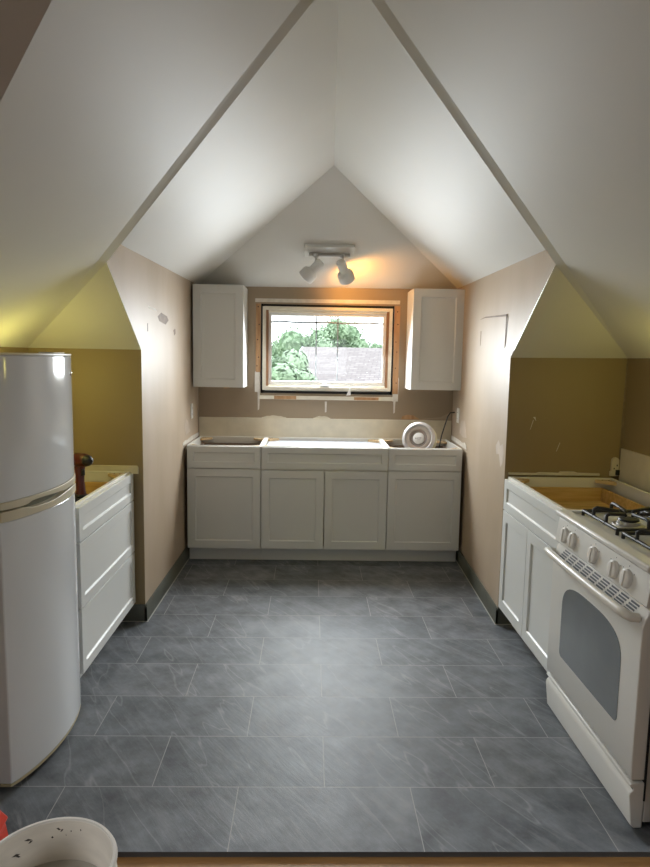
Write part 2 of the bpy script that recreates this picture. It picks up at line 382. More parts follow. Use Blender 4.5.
lift(5, [(4.66, 1.02), (4.72, 1.06), (4.80, 1.03), (4.86, 0.95), (4.70, 0.94)], 0.0008)
struct(wl.build('wall_left', [M['tan'], M['tornpaint'], M['plaster'], M['nail'], M['plaster'], M['skim']], smooth=False))
wr, lift = cheek('wall_right', CR0, CR1, PR, ER0, ER1, 1)
lift(1, [(3.68, 1.788), (4.20, 1.806), (4.34, 1.796), (4.20, 1.799), (3.68, 1.776)], 0.003)
lift(1, [(3.676, 1.780), (3.690, 1.780), (3.690, 1.60), (3.680, 1.61)], 0.002)
lift(1, [(4.30, 1.72), (4.315, 1.72), (4.315, 1.62), (4.30, 1.63)])
lift(3, [(3.60, 1.00), (3.63, 1.05), (3.68, 1.03), (3.72, 1.06), (3.78, 1.02), (3.76, 0.97), (3.70, 0.98), (3.66, 0.91), (3.62, 0.93)], 0.0006)
lift(2, [(4.60, 0.875), (4.61, 0.90), (4.68, 0.918), (4.76, 0.905), (4.90, 0.912), (5.20, 0.908), (5.20, 0.875)], 0.003)
lift(3, [(4.62, 0.96), (4.70, 1.08), (4.84, 1.06), (4.88, 0.97), (4.74, 0.95)], 0.001)
struct(wr.build('wall_right', [M['tan'], M['tornpaint'], M['plaster'], M['skim']], smooth=False))

# window wall with its opening, patched plaster band and torn edges
OX0, OX1, OZ0, OZ1 = -0.411, 0.660, 1.232, 1.945
def holed_wall(w, x0, x1, z0, z1, y, ox0, ox1, oz0, oz1, d):
    for a, b, c_, e in ((x0, ox0, z0, z1), (ox1, x1, z0, z1), (ox0, ox1, z0, oz0), (ox0, ox1, oz1, z1)):
        w.quad((a, y, c_), (b, y, c_), (b, y, e), (a, y, e))
    w.quad((ox0, y, oz0), (ox1, y, oz0), (ox1, y+d, oz0), (ox0, y+d, oz0)); w.quad((ox0, y, oz1), (ox0, y+d, oz1), (ox1, y+d, oz1), (ox1, y, oz1))
    w.quad((ox0, y, oz0), (ox0, y+d, oz0), (ox0, y+d, oz1), (ox0, y, oz1)); w.quad((ox1, y, oz0), (ox1, y, oz1), (ox1, y+d, oz1), (ox1, y+d, oz0))
w = MB(); holed_wall(w, CL1-0.02, CR1+0.02, -0.02, 2.09, YB, OX0, OX1, OZ0, OZ1, 0.10)
def on_back(i, poly, d=0.002):
    w.mat(i); w.prism([(x, YB-d, z) for x, z in poly], (0, d, 0)); w.mat(0)
on_back(1, [(-0.457, 1.957), (0.702, 1.960), (0.704, 1.990), (0.30, 1.989), (-0.1, 1.987), (-0.457, 1.986)])
on_back(1, [(-0.457, 1.24), (-0.416, 1.24), (-0.416, 1.40), (-0.45, 1.41), (-0.457, 1.40)], 0.006)
on_back(1, [(0.662, 1.18), (0.708, 1.18), (0.712, 1.36), (0.70, 1.40), (0.672, 1.35)], 0.006)
on_back(1, [(-0.434, 1.24), (-0.414, 1.24), (-0.42, 1.10), (-0.432, 1.09)], 0.004)
on_back(1, [(0.112, 1.17), (0.13, 1.17), (0.127, 1.085), (0.115, 1.08)], 0.004)
on_back(1, [(0.672, 1.19), (0.69, 1.19), (0.686, 1.09), (0.676, 1.08)], 0.004)
for xa, xb in ((-0.40, -0.20), (0.02, 0.16)):
    n = 9; top = [(xa+(xb-xa)*i/n, 1.035+0.02*math.sin(PI*i/n)*(0.6+0.4*random.random())) for i in range(n+1)]
    on_back(2, [(xa, 1.03)]+[(x, z) for x, z in top]+[(xb, 1.03)], 0.002)
on_back(3, [(0.74, 1.035), (0.75, 1.06), (0.79, 1.073), (0.84, 1.068), (0.88, 1.045), (0.89, 1.035)], 0.003)
on_back(3, [(-0.72, 1.277), (-0.66, 1.277), (-0.66, 1.268), (-0.70, 1.262)], 0.002)
on_back(4, [(0.88, 1.035), (1.15, 1.035), (1.15, 1.10), (1.06, 1.055), (0.95, 1.045)], 0.0015)
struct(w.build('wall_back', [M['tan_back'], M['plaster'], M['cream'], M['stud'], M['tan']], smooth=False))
t = MB(); t.box(CL1+0.004, CR1-0.006, YB-0.012, YB, 0.86, 1.030)
struct(t.build('trim_backsplash', M['cream'], bevel=0.002))

# knee walls and nook side walls
def knee(name, xa, xb):
    w = MB(); w.quad((xa, YK, -0.02), (xb, YK, -0.02), (xb, YK, ZK), (xa, YK, ZK))
    p = [(xa, YK, -0.02), (xb, YK, -0.02), (xb, YK, ZK), (xa, YK, ZK)]; w.quad(*[mir(q) for q in p])
    return w
w = knee('', XL, CL0); struct(w.build('wall_nook_left', M['khaki'], smooth=False))
w = knee('', CR0, XR)
w.mat(1)
for poly in ([(1.250, 1.212), (1.262, 1.214), (1.268, 1.190), (1.262, 1.200)], [(1.236, 1.14), (1.239, 1.145), (1.254, 1.196), (1.251, 1.196)], [(1.392, 1.02), (1.3945, 1.02), (1.412, 1.07), (1.4095, 1.07)]):
    w.prism([(x, YK-0.001, z) for x, z in poly], (0, 0.001, 0))
w.mat(2); w.prism([(XR-0.012, YK-0.004, 0.98), (XR, YK-0.004, 0.98), (XR, YK-0.004, ZK), (XR-0.006, YK-0.004, ZK)], (0, 0.004, 0))
struct(w.build('wall_nook_right', [M['khaki'], M['plaster'], M['tornpaint']], smooth=False))
for nm, xx, yv in (('wall_side_left', XL, VL[1]), ('wall_side_right', XR, VR[1])):
    w = MB(); p = [(xx, yv, -0.02), (xx, YK, -0.02), (xx, YK, ZK), (xx, yv, ZK)]
    w.quad(*p); w.quad(*[mir(q) for q in p]); struct(w.build(nm, M['khaki'], smooth=False))
for nm, xx, xe, yv, zz in (('wall_dormer_left', CL0, XW, VL[1], VLp[2]), ('wall_dormer_right', CR0, XE, VR[1], VRp[2])):
    w = MB(); kx = XL if xx < 0 else XR
    p = [(xx, yv, -0.02), (xe, yv, -0.02), (xe, yv, zz), (xx, yv, zz)]
    w.quad(*p); w.quad(*[mir(q) for q in p])
    # end wall
    yn = 2*YM-yv
    w.quad((xe, yn, -0.02), (xe, yv, -0.02), (xe, yv, zz), (xe, YM, Bz), (xe, yn, zz))
    struct(w.build(nm, M['tan'], smooth=False))
w = MB(); yb = 2*YM-YB
w.quad((CL1-0.02, yb, -0.02), (CR1+0.02, yb, -0.02), (CR1+0.02, yb, 2.09), (CL1-0.02, yb, 2.09))
struct(w.build('wall_front', M['tan'], smooth=False))

# scraps of old trim at counter height in the nooks
t = MB(); t.prism([(CR0+0.02, YK-0.012, 0.884), (XR-0.12, YK-0.012, 0.884), (XR-0.12, YK-0.012, 0.898), (1.52, YK-0.012, 0.900), (1.50, YK-0.012, 0.906), (1.42, YK-0.012, 0.906), (1.41, YK-0.012, 0.898), (1.30, YK-0.012, 0.900), (1.28, YK-0.012, 0.895), (CR0+0.02, YK-0.012, 0.897)], (0, 0.012, 0))
struct(t.build('trim_nook_right', M['cream'], bevel=0.001))
t = MB(); t.box(XR-0.014, XR, VR[1]+0.01, YK-0.02, 0.86, 1.045)
struct(t.build('trim_splash_right', M['cream'], bevel=0.002))
t = MB(); pts = [(XR-0.062, 0.885), (XR-0.016, 0.885)]+[(XR-0.036+0.020*math.cos(a), 0.972+0.020*math.sin(a)) for a in [i*PI/8 for i in range(9)]]+[(XR-0.056, 0.915), (XR-0.062, 0.91)]
t.prism([(x, YK-0.018, z) for x, z in pts], (0, 0.018, 0))
t.mat(1); t.box(XR-0.034, XR-0.015, YK-0.030, YK-0.0182, 0.893, 0.922)
t.box(XR-0.030, XR-0.024, YK-0.0195, YK-0.0182, 0.942, 0.952); t.box(XR-0.046, XR-0.040, YK-0.0195, YK-0.0182, 0.925, 0.933)
struct(t.build('trim_corner_right', [M['cream'], M['dark']], bevel=0.0015))
t = MB(); p = [(XL, 0.86), (-0.960, 0.86), (-0.960, 0.893)]+[(-0.973+0.013*math.cos(a), 0.893+0.013*math.sin(a)) for a in [i*PI/12 for i in range(1, 7)]]+[(XL, 0.906)]
t.prism([(x, YK-0.012, z) for x, z in p], (0, 0.012, 0))
struct(t.build('trim_nook_left', M['cream'], bevel=0.001))

# baseboards
def basebd(name, x0, x1, s):
    b = MB(); th = 0.013; h = 0.098
    for y0, y1 in ((YK-th, YB),):
        xa, xb = side_x(y0, x0, x1), side_x(y1, x0, x1)
        prof = [(0, 0), (th, 0), (th, h-0.018), (0.005, h), (0, h)]
        vs = [(xa-s*d, y0, z) for d, z in prof]+[(xb-s*d, y1, z) for d, z in prof]; n = len(prof)
        b.add(vs, [tuple(range(n)), tuple(range(2*n-1, n-1, -1))]+[(i, n+i, n+(i+1) % n, (i+1) % n) for i in range(n)])
    # return along the knee wall
    xe = x0+s*0.14
    prof = [(0, 0), (th, 0), (th, h-0.018), (0.005, h), (0, h)]
    vs = [(x0-s*th*0.9, YK-d, z) for d, z in prof]+[(xe, YK-d, z) for d, z in prof]
    b.add(vs, [tuple(range(n)), tuple(range(2*n-1, n-1, -1))]+[(i, n+i, n+(i+1) % n, (i+1) % n) for i in range(n)])
    b.mat(1)   # bead of pale grout at its foot
    b.quad((x0-s*(th+0.006), YK-th-0.006, 0.001), (x0-s*th, YK-th, 0.003), (x1-s*th, YB, 0.003), (x1-s*(th+0.006), YB, 0.001))
    b.quad((x0-s*(th+0.006), YK-th-0.006, 0.001), (xe, YK-th-0.006, 0.001), (xe, YK-th, 0.003), (x0-s*th, YK-th, 0.003))
    return struct(b.build(name, [M['base'], M['grout']], angle=30))
basebd('baseboard_left', CL0, CL1, -1); basebd('baseboard_right', CR0, CR1, 1)

# ------------------------------------------------------------------ the window
wn = bpy.data.objects.new('window_1', None); C.objects.link(wn); wn.location = (0.124, YB, OZ0); struct(wn)
def ring(mb, x0, x1, z0, z1, wdt, y0, y1, wb=None):
    wb = wb or wdt
    mb.box(x0, x0+wdt, y0, y1, z0, z1); mb.box(x1-wdt, x1, y0, y1, z0, z1)
    mb.box(x0+wdt, x1-wdt, y0, y1, z1-wdt, z1); mb.box(x0+wdt, x1-wdt, y0, y1, z0, z0+wb)
FX0, FX1, FZ0, FZ1 = -0.396, 0.646, 1.258, 1.924
m = MB(); ring(m, FX0, FX1, FZ0, FZ1, 0.026, YB-0.016, YB+0.09, 0.03); m.build('window_frame', M['frame'], wn, bevel=0.003)
m = MB(); m.box(FX0+0.026, FX0+0.046, YB+0.004, YB+0.10, FZ0+0.03, FZ1-0.026); m.box(FX1-0.046, FX1-0.026, YB+0.004, YB+0.10, FZ0+0.03, FZ1-0.026); m.build('jamb_liner', M['jamb'], wn, bevel=0.002)
m = MB(); m.box(FX0+0.046, FX1-0.046, YB+0.004, YB+0.10, FZ1-0.046, FZ1-0.026); m.box(FX0+0.046, FX1-0.046, YB+0.004, YB+0.10, FZ0+0.03, FZ0+0.042); m.build('head_liner', M['frame'], wn, bevel=0.002)
m = MB(); ring(m, FX0+0.046, FX1-0.046, FZ0+0.042, FZ1-0.044, 0.024, YB+0.022, YB+0.06, 0.032); m.build('sash', M['sash'], wn, bevel=0.003)
m = MB(); m.box(FX0+0.065, FX1-0.065, YB+0.040, YB+0.044, FZ0+0.07, FZ1-0.065); m.build('pane', M['glass'], wn, smooth=False)
m = MB()
for x in (0.035, 0.209): m.box(x-0.005, x+0.005, YB+0.046, YB+0.054, FZ0+0.07, FZ1-0.065)
n = 8
for i in range(n):
    xa = FX0+0.065+(FX1-FX0-0.13)*i/n; xb = FX0+0.065+(FX1-FX0-0.13)*(i+1)/n
    za = 1.806+0.004*math.sin(i*2.1); zb = 1.806+0.004*math.sin((i+1)*2.1)
    m.prism([(xa, YB+0.046, za-0.006), (xb, YB+0.046, zb-0.006), (xb, YB+0.046, zb+0.007), (xa, YB+0.046, za+0.007)], (0, 0.006, 0))
m.build('grille', M['muntin'], wn)
m = MB(); m.box(0.075, 0.145, YB-0.03, YB+0.015, 1.288, 1.300); m.tube([(0.09, YB-0.02, 1.305), (0.105, YB-0.032, 1.318), (0.13, YB-0.03, 1.300), (0.142, YB-0.03, 1.302)], 0.006); m.build('crank_latch', M['steel'], wn, bevel=0.002)
m = MB(); m.prism([(0.285, YB-0.020, 1.222), (0.322, YB-0.020, 1.226), (0.318, YB-0.022, 1.298), (0.305, YB-0.022, 1.270)], (0, 0.003, 0)); m.build('tape_scrap', M['paper'], wn)
m = MB(); m.quad((OX0+0.001, YB+0.004, OZ0+0.001), (OX1-0.001, YB+0.004, OZ0+0.001), (OX1-0.001, YB+0.004, FZ0+0.004), (OX0+0.001, YB+0.004, FZ0+0.004))  # black sheets paint the shade in the open gap around the frame
m.quad((OX0+0.001, YB+0.004, FZ1-0.004), (OX1-0.001, YB+0.004, FZ1-0.004), (OX1-0.001, YB+0.004, OZ1-0.001), (OX0+0.001, YB+0.004, OZ1-0.001))
m.quad((OX0+0.001, YB+0.004, OZ0), (FX0+0.004, YB+0.004, OZ0), (FX0+0.004, YB+0.004, OZ1), (OX0+0.001, YB+0.004, OZ1))
m.quad((FX1-0.004, YB+0.004, OZ0), (OX1-0.001, YB+0.004, OZ0), (OX1-0.001, YB+0.004, OZ1), (FX1-0.004, YB+0.004, OZ1)); m.build('gap_shade', M['dark'], wn, smooth=False)
m = MB(); m.box(FX0-0.1, FX1+0.1, YB+0.10, YB+0.24, FZ0-0.02, FZ0+0.035); m.build('outer_sill', M['fascia'], wn, bevel=0.004)
def stud(nm, x0, x1, z0, z1, nails):
    m = MB(); m.box(x0, x1, YB-0.008, YB+0.0, z0, z1); m.mat(1)
    for x, z in nails: m.lathe([(0.005, 0), (0.0045, 0.0008)], frame_z((x, YB-0.008, z), (0, -1, 0)), n=8, cap0=False)
    return struct(m.build(nm, [M['stud'], M['nail']], smooth=False))
stud('trim_1', -0.450, -0.412, 1.40, 1.945, [(-0.432, 1.92), (-0.424, 1.78), (-0.436, 1.66), (-0.428, 1.52), (-0.44, 1.45)])
stud('trim_2', 0.662, 0.706, 1.24, 1.945, [(0.685, 1.90), (0.69, 1.80), (0.678, 1.66), (0.688, 1.58), (0.68, 1.45), (0.69, 1.33)])
m = MB(); m.box(-0.42, 0.668, YB-0.010, YB, 1.183, 1.214); struct(m.build('trim_3', M['frame'], bevel=0.002))
m = MB(); m.box(-0.30, -0.12, YB-0.0115, YB-0.009, 1.185, 1.212); m.box(0.35, 0.55, YB-0.0115, YB-0.009, 1.187, 1.210); struct(m.build('trim_4', M['stud']))

# ------------------------------------------------------------------ cabinets
def shaker(mb, x0, x1, z0, z1, y0, t=0.019, rail=0.057, rec=0.009, ch=0.006):
    """a five-piece door: flat frame with a sunken centre panel, front at y0 facing -y"""
    xi0, xi1, zi0, zi1 = x0+rail, x1-rail, z0+rail, z1-rail
    O = [(x0, z0), (x1, z0), (x1, z1), (x0, z1)]; I = [(xi0, zi0), (xi1, zi0), (xi1, zi1), (xi0, zi1)]
    J = [(xi0+ch, zi0+ch), (xi1-ch, zi0+ch), (xi1-ch, zi1-ch), (xi0+ch, zi1-ch)]
    v = [(x, y0, z) for x, z in O]+[(x, y0, z) for x, z in I]+[(x, y0+rec, z) for x, z in J]+[(x, y0+t, z) for x, z in O]
    f = []
    for i in range(4):
        j = (i+1) % 4
        f += [(i, j, 4+j, 4+i), (4+i, 4+j, 8+j, 8+i), (i, 12+i, 12+j, j)]
    f += [(8, 9, 10, 11), (15, 14, 13, 12)]
    return mb.add(v, f)
def carcass(mb, w_, d, h, kick=0.105, t=0.016, y=0.02, stile=0.02):
    mb.box(0, t, y+0.02, d, kick, h); mb.box(w_-t, w_, y+0.02, d, kick, h)
    mb.box(t, w_-t, d-t, d, kick, h); mb.box(t, w_-t, y+0.02, d-t, kick, kick+t)
    mb.box(0, stile, y, y+0.02, kick, h); mb.box(w_-stile, w_, y, y+0.02, kick, h)
    mb.box(stile, w_-stile, y, y+0.02, h-0.018, h); mb.box(stile, w_-stile, y, y+0.02, kick, kick+0.02)
    mb.box(stile, w_-stile, y, y+0.02, h-0.195, h-0.16)
def corner_blocks(T, w_, d, h, parent, which=((0, 0), (1, 0), (0, 1), (1, 1))):
    for a, b in which:
        x = 0.017 if a == 0 else w_-0.017; sx = 1 if a == 0 else -1
        y = 0.045 if b == 0 else d-0.018; sy = 1 if b == 0 else -1
        m = MB(T); m.prism([(x, y, h-0.024), (x+sx*0.085, y, h-0.024), (x+sx*0.085, y+sy*0.018, h-0.024), (x+sx*0.018, y+sy*0.085, h-0.024), (x, y+sy*0.085, h-0.024)], (0, 0, 0.016))
        m.mat(1)
        for q in ((0.03, 0.018), (0.018, 0.05)): m.lathe([(0.004, 0), (0.004, 0.001)], T.__class__.Translation((x+sx*q[0], y+sy*q[1], h-0.008)), n=8)
        m.build('corner_block', [M['block'], M['nail']], parent)
def drawer_box(T, x0, x1, y0, y1, z0, z1, parent, mt):
    m = MB(T); t = 0.013
    m.box(x0, x1, y0, y0+t, z0, z1); m.box(x0, x1, y1-t, y1, z0, z1); m.box(x0, x0+t, y0+t, y1-t, z0, z1); m.box(x1-t, x1, y0+t, y1-t, z0, z1)
    m.box(x0+t, x1-t, y0+t, y1-t, z0+0.01, z0+0.016)
    return m.build('drawer_box', mt, parent, bevel=0.001)
def base_cabinet(label, loc, rz, w_, d, fronts, h=0.876, kick=0.11, box=None, grp=None, blocks=True, boxmat='pine', rim=True):
    e = thing('base_cabinet', label, 'cabinet', loc, (0, 0, rz), grp)
    T = abs_matrix(e)
    m = MB(T); carcass(m, w_, d, h, kick); m.build('carcass', M['cab_in'], e, bevel=0.001)
    m = MB(T); m.box(0, w_, 0.085, 0.10, 0.001, kick); m.build('toe_kick', M['cab'], e)
    for px in (0.001, w_-0.013): m = MB(T); m.box(px, px+0.012, 0.10, d, 0.001, kick-0.0005); m.build('plinth', M['cab_in'], e)
    for kind, x0, x1, z0, z1 in fronts:
        m = MB(T); r = 0.057 if kind == 'door' else 0.044
        shaker(m, x0, x1, z0, z1, 0.0, rail=r); m.build(kind, M['cab'], e, bevel=0.0012)
    if blocks: corner_blocks(T, w_, d, h, e)
    if box: drawer_box(T, *box, e, M[boxmat])
    return e
YF = 4.615; D_ = YB-0.016-YF
g = 0.0028
wA, wB, wC = 0.539, 0.928, 0.545; xA = -0.897; xB = xA+wA+0.001; xC = xB+wB+0.001
base_cabinet('white base cabinet with one drawer and one door, left end of the window wall run', (xA, YF, 0), 0, wA, D_,
    [('drawer_front', g, wA-g, 0.712, 0.872), ('door', g, wA-g, 0.113, 0.706)], box=(0.03, wA-0.03, 0.05, D_-0.06, 0.735, 0.83), grp='base cabinets under the window', boxmat='tornpaint')
base_cabinet('wide white sink base cabinet with two doors below a false drawer front, under the window', (xB, YF, 0), 0, wB, D_,
    [('false_front', g, wB-g, 0.712, 0.872), ('door', g, wB/2-0.003, 0.113, 0.700), ('door', wB/2+0.003, wB-g, 0.113, 0.700)], grp='base cabinets under the window')
base_cabinet('white base cabinet with one drawer and one door, holding the silver reel', (xC, YF, 0), 0, wC, D_,
    [('drawer_front', g, wC-g, 0.712, 0.872), ('door', g, wC-g, 0.113, 0.706)], box=(0.03, wC-0.03, 0.05, D_-0.06, 0.735, 0.83), grp='base cabinets under the window', boxmat='tornpaint')
m = MB(); m.box(xB+0.022, xC-0.022, YF+0.045, YF+D_-0.022, 0.842, 0.851)
tag(m.build('white_board', M['board'], bevel=0.001), 'flat white board lying in the open top of the sink base under the window', 'board')

# left nook: three drawers; right nook: wide drawer over two doors
wD = 0.845; XFL = -0.985
base_cabinet('white three-drawer base cabinet between the fridge and the left alcove wall', (XFL, 2.698, 0), PI/2, wD, 0.555,
    [('drawer_front', g, wD-g, 0.715, 0.866), ('drawer_front', g, wD-g, 0.418, 0.709), ('drawer_front', g, wD-g, 0.118, 0.412)], box=(0.03, wD-0.03, 0.05, 0.50, 0.73, 0.82), boxmat='pine')
wE = 0.828; XFR = 1.10
base_cabinet('white two-door base cabinet with a wide drawer, between the stove and the right alcove wall', (XFR, 3.540, 0), -PI/2, wE, 0.61,
    [('drawer_front', g, wE-g, 0.690, 0.862), ('door', g, wE/2-0.002, 0.113, 0.684), ('door', wE/2+0.002, wE-g, 0.113, 0.684)], box=(0.03, wE-0.03, 0.05, 0.55, 0.735, 0.825), boxmat='pine')

# wall cabinets
def wall_cabinet(label, x0, w_, zb, h, yfront):
    d = YB-yfront
    e = thing('wall_cabinet', label, 'cabinet', (x0, yfront, zb), (0, 0, 0), 'wall cabinets beside the window')
    T = abs_matrix(e); m = MB(T)
    m.box(0, 0.016, 0.02, d-0.001, 0, h); m.box(w_-0.016, w_, 0.02, d-0.001, 0, h); m.box(0.016, w_-0.016, d-0.012, d-0.001, 0, h)
    m.box(0.016, w_-0.016, 0.02, d-0.012, 0.012, 0.028); m.box(0.016, w_-0.016, 0.02, d-0.012, h-0.016, h)
    m.build('carcass', M['cab'], e, bevel=0.0012)
    m = MB(T); shaker(m, 0.001, w_-0.001, 0.002, h-0.002, 0.0, rail=0.060); m.build('door', M['cab'], e, bevel=0.0015)
wall_cabinet('white wall cabinet with one door, left of the window', -0.900, 0.382, 1.285, 0.772, 4.905)
wall_cabinet('white wall cabinet with one door, right of the window', 0.762, 0.391, 1.290, 0.766, 4.905)

# ------------------------------------------------------------------ refrigerator
FXB, FY0, FY1 = -1.535, 2.090, 2.672
fr = thing('refrigerator', 'white two-door refrigerator with freezer on top and curved doors, left side', 'refrigerator', ((FXB-1.02)/2, (FY0+FY1)/2, 0))
def bow_x(y):
    u = (y-FY0)/(FY1-FY0); base = -1.022+u*0.030
    return base+0.062*(1-(2*u-1)**2)**0.85
NB = 28
def bow_pts(off=0.0, y0=FY0, y1=FY1):
    r = []
    for i in range(NB+1):
        u = i/NB; y = y0+(y1-y0)*u
        r.append((bow_x(y)+off, y))
    return r
def bowed(mb, zlo, zhi, xback, off=0.0, grow=0.0):
    """door-like slab with a bowed front; zlo/zhi may be functions of the fraction along the width"""
    lo = zlo if callable(zlo) else (lambda u: zlo); hi = zhi if callable(zhi) else (lambda u: zhi)
    vs = []; fs = []; pts = bow_pts(off, FY0-grow, FY1+grow); n = len(pts)
    for i, (x, y) in enumerate(pts):
        u = i/NB; vs += [(x, y, lo(u)), (x, y, hi(u)), (xback, y, lo(u)), (xback, y, hi(u))]
    for i in range(n-1):
        a = 4*i; b = a+4
        fs += [(a, b, b+1, a+1), (a+2, a+3, b+3, b+2), (a+1, b+1, b+3, a+3), (a, a+2, b+2, b)]
    fs += [(0, 1, 3, 2), (4*n-4, 4*n-2, 4*n-1, 4*n-3)]
    mb.add(vs, fs)
m = MB(); m.box(FXB, -1.075, FY0+0.004, FY1-0.004, 0.02, 1.515); m.build('body', M['fridge_side'], fr, bevel=0.004)
m = MB(); m.box(FXB+0.02, -1.09, FY0+0.03, FY1-0.03, 0.001, 0.02); m.build('foot_rail', M['dark'], fr)
m = MB(); m.box(-1.076, -1.0655, FY0+0.008, FY1-0.008, 0.04, 0.965); m.box(-1.076, -1.0655, FY0+0.008, FY1-0.008, 1.02, 1.51); m.build('gasket', M['gasket'], fr)
m = MB(); bowed(m, 1.026, 1.513, -1.065); m.build('freezer_door', M['fridge'], fr, bevel=0.004, angle=40)
m = MB(); bowed(m, 0.030, 0.960, -1.065); m.build('fridge_door', M['fridge'], fr, bevel=0.004, angle=40)
m = MB(); bowed(m, 1.5132, 1.5215, -1.10, off=0.001, grow=0.0); m.build('top_trim', M['beige'], fr, bevel=0.002)
m = MB(); bowed(m, 0.020, 0.0298, -1.06, off=-0.001); m.build('bottom_trim', M['gasket'], fr)
sm = lambda a, b, x: (lambda t: t*t*(3-2*t))(min(1, max(0, (x-a)/(b-a))))
def hump(u): # scoop where the hand goes in
    return 0.0095*sm(0.16, 0.23, u)*(1-sm(0.30, 0.64, u))+0.006*sm(0.84, 0.92, u)
m = MB(); bowed(m, lambda u: 1.001+hump(u), 1.0258, -1.065, off=0.0035); ft = m.build('freezer_handle', M['beige'], fr, bevel=0.002)
m = MB(); bowed(m, 0.9602, lambda u: 0.995-0.010*sm(0.14, 0.24, u)*(1-sm(0.40, 0.72, u))-0.009*sm(0.82, 0.93, u), -1.065, off=0.0035); m.build('fridge_handle', M['beige'], fr, bevel=0.002)
m = MB(); bowed(m, 0.975, 1.006, -1.07, off=-0.022); m.build('handle_recess', M['recess'], fr)
m = MB(); m.lathe([(0.006, 0), (0.009, 0.003), (0.009, 0.012), (0.006, 0.016)], frame_z((-1.003, FY1-0.016, 0.993), (1, 0.2, 0)), n=14); m.build('hinge_pin', M['plate'], fr)
bx = bow_x(FY1-0.085)
m = MB(); m.lathe([(0.011, -0.004), (0.011, 0.003), (0.008, 0.005), (0.004, 0.0055)], frame_z((bx, FY1-0.085, 1.444), (1, 0.3, 0)), n=20); m.build('badge', M['chrome'], fr)
m = MB(); m.box(-1.068, -1.01, FY1-0.13, FY1-0.012, 1.5216, 1.526); m.build('hinge_cover', M['fridge_side'], fr, bevel=0.002)

# ------------------------------------------------------------------ gas stove
SW = 0.760; SX, SY = 1.060, 2.676
st = thing('gas_stove', 'white freestanding gas stove with black grates, right of the room', 'stove', (SX, SY, 0), (0, 0, -PI/2)); T = abs_matrix(st)
m = MB(T); m.box(0.004, SW-0.004, 0.052, 0.652, 0.022, 0.862); m.build('body', M['stove'], st, bevel=0.003)
for x in (0.05, SW-0.05):
    for y in (0.10, 0.60): m = MB(T); m.lathe([(0.016, 0.001), (0.012, 0.022)], Matrix.Translation((x, y, 0)), n=12); m.build('levelling_foot', M['iron'], st)
# storage drawer with finger lip
m = MB(T)
p = [(0.050, 0.003), (0.022, 0.002), (0.012, 0.012), (0.000, 0.115), (0.004, 0.128), (0.012, 0.136), (0.012, 0.142), (0.000, 0.150), (0.004, 0.160), (0.050, 0.162)]
m.prism([(0.003, y, z) for y, z in p], (SW-0.006, 0, 0)); m.build('storage_drawer', M['stove'], st, bevel=0.003)
m = MB(T); m.box(0.006, SW-0.006, 0.0115, 0.0135, 0.136, 0.142); m.box(0.0, SW, 0.046, 0.0515, 0.10, 0.74); m.build('door_gap', M['dark'], st)
# oven door: slab with a sloped top carrying the vents
zd0, zd1 = 0.172, 0.748
m = MB(T); p = [(0.046, zd0), (0.004, zd0), (0.0, zd0+0.006), (0.0, 0.688), (0.003, 0.698), (0.022, zd1), (0.046, zd1)]
m.prism([(0.003, y, z) for y, z in p], (SW-0.006, 0, 0)); dr = m.build('oven_door', M['stove'], st, bevel=0.003)
def rr_poly(x0, x1, z0, z1, rb, rt, n=8):
    pts = []
    for cx, cz, a0, r in ((x0+rb, z0+rb, PI, rb), (x1-rb, z0+rb, 1.5*PI, rb), (x1-rt, z1-rt, 0, rt), (x0+rt, z1-rt, 0.5*PI, rt)):
        for i in range(n+1):
            a = a0+0.5*PI*i/n; pts.append((cx+r*math.cos(a), cz+r*math.sin(a)))
    return pts
def arch_poly(x0, x1, z0, zs, zt, rb, n=12):
    pts = []
    for cx, cz, a0 in ((x0+rb, z0+rb, PI), (x1-rb, z0+rb, 1.5*PI)):
        for i in range(7):
            a = a0+0.5*PI*i/6; pts.append((cx+rb*math.cos(a), cz+rb*math.sin(a)))
    xm = (x0+x1)/2; ha = (x1-x0)/2
    for i in range(n*2+1):
        a = PI*i/(2*n); c_, s_ = math.cos(a), math.sin(a)
        pts.append((xm+ha*math.copysign(abs(c_)**0.62, c_), zs+(zt-zs)*abs(s_)**0.72))
    return pts
m = MB(T); m.prism([(x, -0.0012, z) for x, z in arch_poly(0.130, 0.640, 0.300, 0.505, 0.628, 0.022)], (0, 0.003, 0)); ow = m.build('oven_window', M['oven_glass'], dr, smooth=False)
# vents on the sloped shoulder of the door
sl = Vector((0, 0.019, zd1-0.698)).normalized(); nn = Vector((0, -sl.z, sl.y))
m = MB(T)
for gi in range(9):
    for rI in range(4):
        u0 = 0.006+0.0110*rI; xg = 0.060+gi*0.070+0.008*rI
        a = Vector((0, 0.003, 0.698))+sl*u0+nn*0.0006
        b_ = a+sl*0.0064
        m.prism([(xg, a.y, a.z), (xg+0.054, a.y, a.z), (xg+0.054, b_.y, b_.z), (xg, b_.y, b_.z)], nn*0.0006)
m.build('vent', M['slot'], dr, smooth=False)
# handle: thick cream bar bent back into the door at both ends
hz, hy = 0.716, -0.034
pts = [(0.006, 0.004, hz-0.006), (0.008, hy*0.55, hz-0.004), (0.020, hy*0.92, hz), (0.050, hy, hz), (0.2, hy-0.004, hz+0.001), (0.38, hy-0.006, hz+0.001), (0.56, hy-0.004, hz+0.001), (SW-0.085, hy, hz), (SW-0.052, hy*0.92, hz), (SW-0.038, hy*0.55, hz-0.004), (SW-0.036, 0.004, hz-0.006)]
m = MB(T); m.tube(pts, [0.014, 0.0155, 0.0165, 0.0165, 0.0155, 0.015, 0.0155, 0.0165, 0.0165, 0.0155, 0.014], n=16); m.build('door_handle', M['handle'], dr, angle=60)
